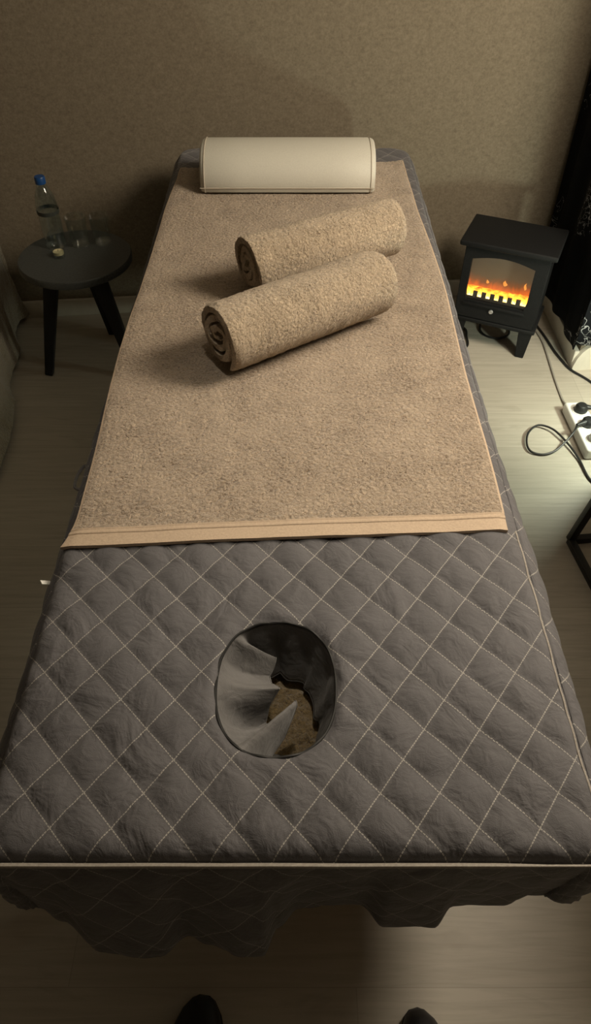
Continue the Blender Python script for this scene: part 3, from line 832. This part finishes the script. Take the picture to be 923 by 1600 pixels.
# ------------------------------------------------------------------ shoe tips of the person taking the picture
def shoe(x, y, rz, label, w=1.0):
    r = thing('shoe', label, 'shoe', (x, y, 0), rz, 'pair of black shoes')
    st_ = [(0.0, .0, .012, .022), (-.006, .018, .030, .034), (-.022, .030, .047, .044), (-.05, .041, .056, .053), (-.09, .047, .064, .060), (-.14, .041, .078, .073), (-.19, .035, .092, .092), (-.235, .036, .098, .098), (-.270, .030, .096, .096), (-.285, .012, .085, .085)]
    bm = bmesh.new(); rings = []
    for yy, hw, h, _ in st_:
        hw = max(hw, .006)*w; ring = []
        for k in range(20):
            a = 2*PI*k/20; c, s = math.cos(a), math.sin(a)
            z = .014+(h-.014)*max(0, s)**.8 if s > 0 else .014+.006*s
            ring.append(bm.verts.new((hw*(abs(c)**.8)*(1 if c > 0 else -1), yy, z)))
        rings.append(ring)
    for A, B in zip(rings, rings[1:]):
        for k in range(20): bm.faces.new((A[k], A[(k+1) % 20], B[(k+1) % 20], B[k]))
    bm.faces.new(rings[0][::-1]); bm.faces.new(rings[-1])
    obj('upper', bm, SHOEM, r)
    bm = bmesh.new(); pl = [(max(hw, .008)*w*1.04, yy) for yy, hw, _, _ in st_]
    P = pl+[(-a, b) for a, b in pl[::-1]]
    A = [bm.verts.new((a, b, 0)) for a, b in P]; B = [bm.verts.new((a, b, .013)) for a, b in P]
    for k in range(len(P)): bm.faces.new((A[k], A[(k+1) % len(P)], B[(k+1) % len(P)], B[k]))
    bm.faces.new(A[::-1]); bm.faces.new(B); obj('sole', bm, SOLE, r)
    bm = bmesh.new()
    for k in range(4):
        yy = -.10-.022*k; zz = .067+.006*k
        tube(bm, catmull([(-.022, yy, zz-.006), (0, yy+.004, zz+.006), (.022, yy, zz-.006)], 4), .003, 6)
    obj('lace', bm, RUBBER, r)
shoe(-.147, .208, math.radians(-7), 'black shoe tip at the bottom edge, left of the pair')
shoe(.188, .190, math.radians(14), 'black shoe tip at the bottom edge, right of the pair', .9)

# arm shelf slung under the face hole, with a brown shaggy cushion on it
bm = bmesh.new(); box(bm, 0, .50, .402, .46, .34, .012, .004); 
obj('arm_shelf', bm, WOOD, tbl)
for sx in (-1, 1):
    for y in (.36, .64):
        bm = bmesh.new(); box(bm, sx*.222, y, .444, .004, .03, .076, .001); obj('shelf_strap', bm, FOAM, tbl)
bm = bmesh.new(); g = []
NXm, NYm = 90, 90
for i in range(NXm+1):
    row = []
    for j in range(NYm+1):
        u, v = i/NXm*2-1, j/NYm*2-1
        x, y = -.01+.135*u, .487+.135*v
        e = max(0, 1-abs(u)**6)*max(0, 1-abs(v)**6)
        z = .418+.048*e**.5+(.004*nz(x*70, y*70)+.003*nz(x*170, y*170))*min(1, e*4)
        row.append(bm.verts.new((x, y, z)))
    g.append(row)
for i in range(NXm):
    for j in range(NYm): bm.faces.new((g[i][j], g[i+1][j], g[i+1][j+1], g[i][j+1]))
bd = [g[i][0] for i in range(NXm+1)]+[g[NXm][j] for j in range(1, NYm+1)]+[g[i][NYm] for i in range(NXm-1, -1, -1)]+[g[0][j] for j in range(NYm-1, 0, -1)]
lo = [bm.verts.new((v.co.x, v.co.y, .4085)) for v in bd]
for k in range(len(bd)): bm.faces.new((bd[k], lo[k], lo[(k+1) % len(bd)], bd[(k+1) % len(bd)]))
bm.faces.new(lo)
o = obj('cushion', bm, MATM); tag(o, 'brown shaggy cushion below the bed, seen through the face hole', 'cushion')

# ------------------------------------------------------------------ lamps and an added fill spot (all out of frame)
# low lamp on the floor beyond the power strip: a bulb before a black board added to cut its light
lp = thing('floor_spot_lamp', 'low floor lamp with a white bulb before a black board added to cut its light, out of frame', 'lamp', (.972, 1.50, 0), math.radians(19))
bm = bmesh.new(); box(bm, 0, -.036, .32, .20, .008, .30, .003); obj('light_cut_board', bm, BLACKS, lp)
bm = bmesh.new(); box(bm, 0, 0, .01, .10, .09, .02, .004); obj('lamp_base', bm, BLACKS, lp)
bm = bmesh.new(); tube(bm, [(0, 0, .02), (0, 0, .285)], .008, 10); obj('stem', bm, BLACKS, lp)
bm = bmesh.new(); bmesh.ops.create_uvsphere(bm, u_segments=24, v_segments=14, radius=.03)
for v in bm.verts: v.co.z += .31
obj('bulb', bm, m_emit('cool_bulb', (.92, 1.0, .80), 290), lp)
# tall shaded lamp standing on the frame table
fl_ = thing('table_lamp', 'tall lamp with warm drum shade on the black frame table, out of frame', 'lamp', (1.04, 1.10, .745))
bm = bmesh.new(); lathe(bm, [(0, 0), (.11, 0), (.11, .02), (.02, .03), (0, .03)], 0, 0, 40); obj('base', bm, BLACKS, fl_)
bm = bmesh.new(); tube(bm, [(0, 0, .03), (0, 0, .69)], .012, 12); obj('pole', bm, BLACKS, fl_)
bm = bmesh.new(); lathe(bm, [(0, .69), (.22, .69), (.22, 1.08), (0, 1.08)], 0, 0, 40); obj('lamp_shade', bm, m_emit('warm_shade', (1, .86, .67), 35), fl_)
# added ceiling spot, fill for the bed top and into the face hole
cl = thing('ceiling_fill_spot', 'added fill spot in a round ceiling housing above the bed, out of frame', 'fill light', (.06, .62, ZC))
bm = bmesh.new(); lathe(bm, [(.075, 0), (.075, -.05), (.068, -.05), (.068, -.004), (0, -.004), (0, 0)], 0, 0, 40); obj('housing', bm, BLACKS, cl)
sl = bpy.data.lights.new('fill_spot_light', 'SPOT'); sl.energy = 37; sl.color = (1, .88, .70); sl.spot_size = math.radians(35); sl.spot_blend = 1; sl.shadow_soft_size = .06
so = bpy.data.objects.new('fill_spot_light', sl); COL.objects.link(so); so.parent = cl; so.location = (0, 0, -.06); so.rotation_euler = (math.radians(5), 0, 0)

# ------------------------------------------------------------------ camera, world, view
cam = bpy.data.cameras.new('camera'); co = bpy.data.objects.new('camera', cam); COL.objects.link(co)
co.location = (0, 0, 1.38); co.rotation_euler = (math.radians(90-46.9), 0, 0)
cam.sensor_fit = 'VERTICAL'; cam.sensor_height = 36; cam.lens = 1100/1600*36; cam.clip_start = .02
S.camera = co
w = bpy.data.worlds.new('world'); S.world = w; w.use_nodes = True
w.node_tree.nodes['Background'].inputs[0].default_value = (.05, .045, .04, 1)
S.view_settings.view_transform = 'Standard'; S.view_settings.look = 'None'
S.view_settings.gamma = 1; S.view_settings.use_curve_mapping = False
S.view_settings.exposure = 0
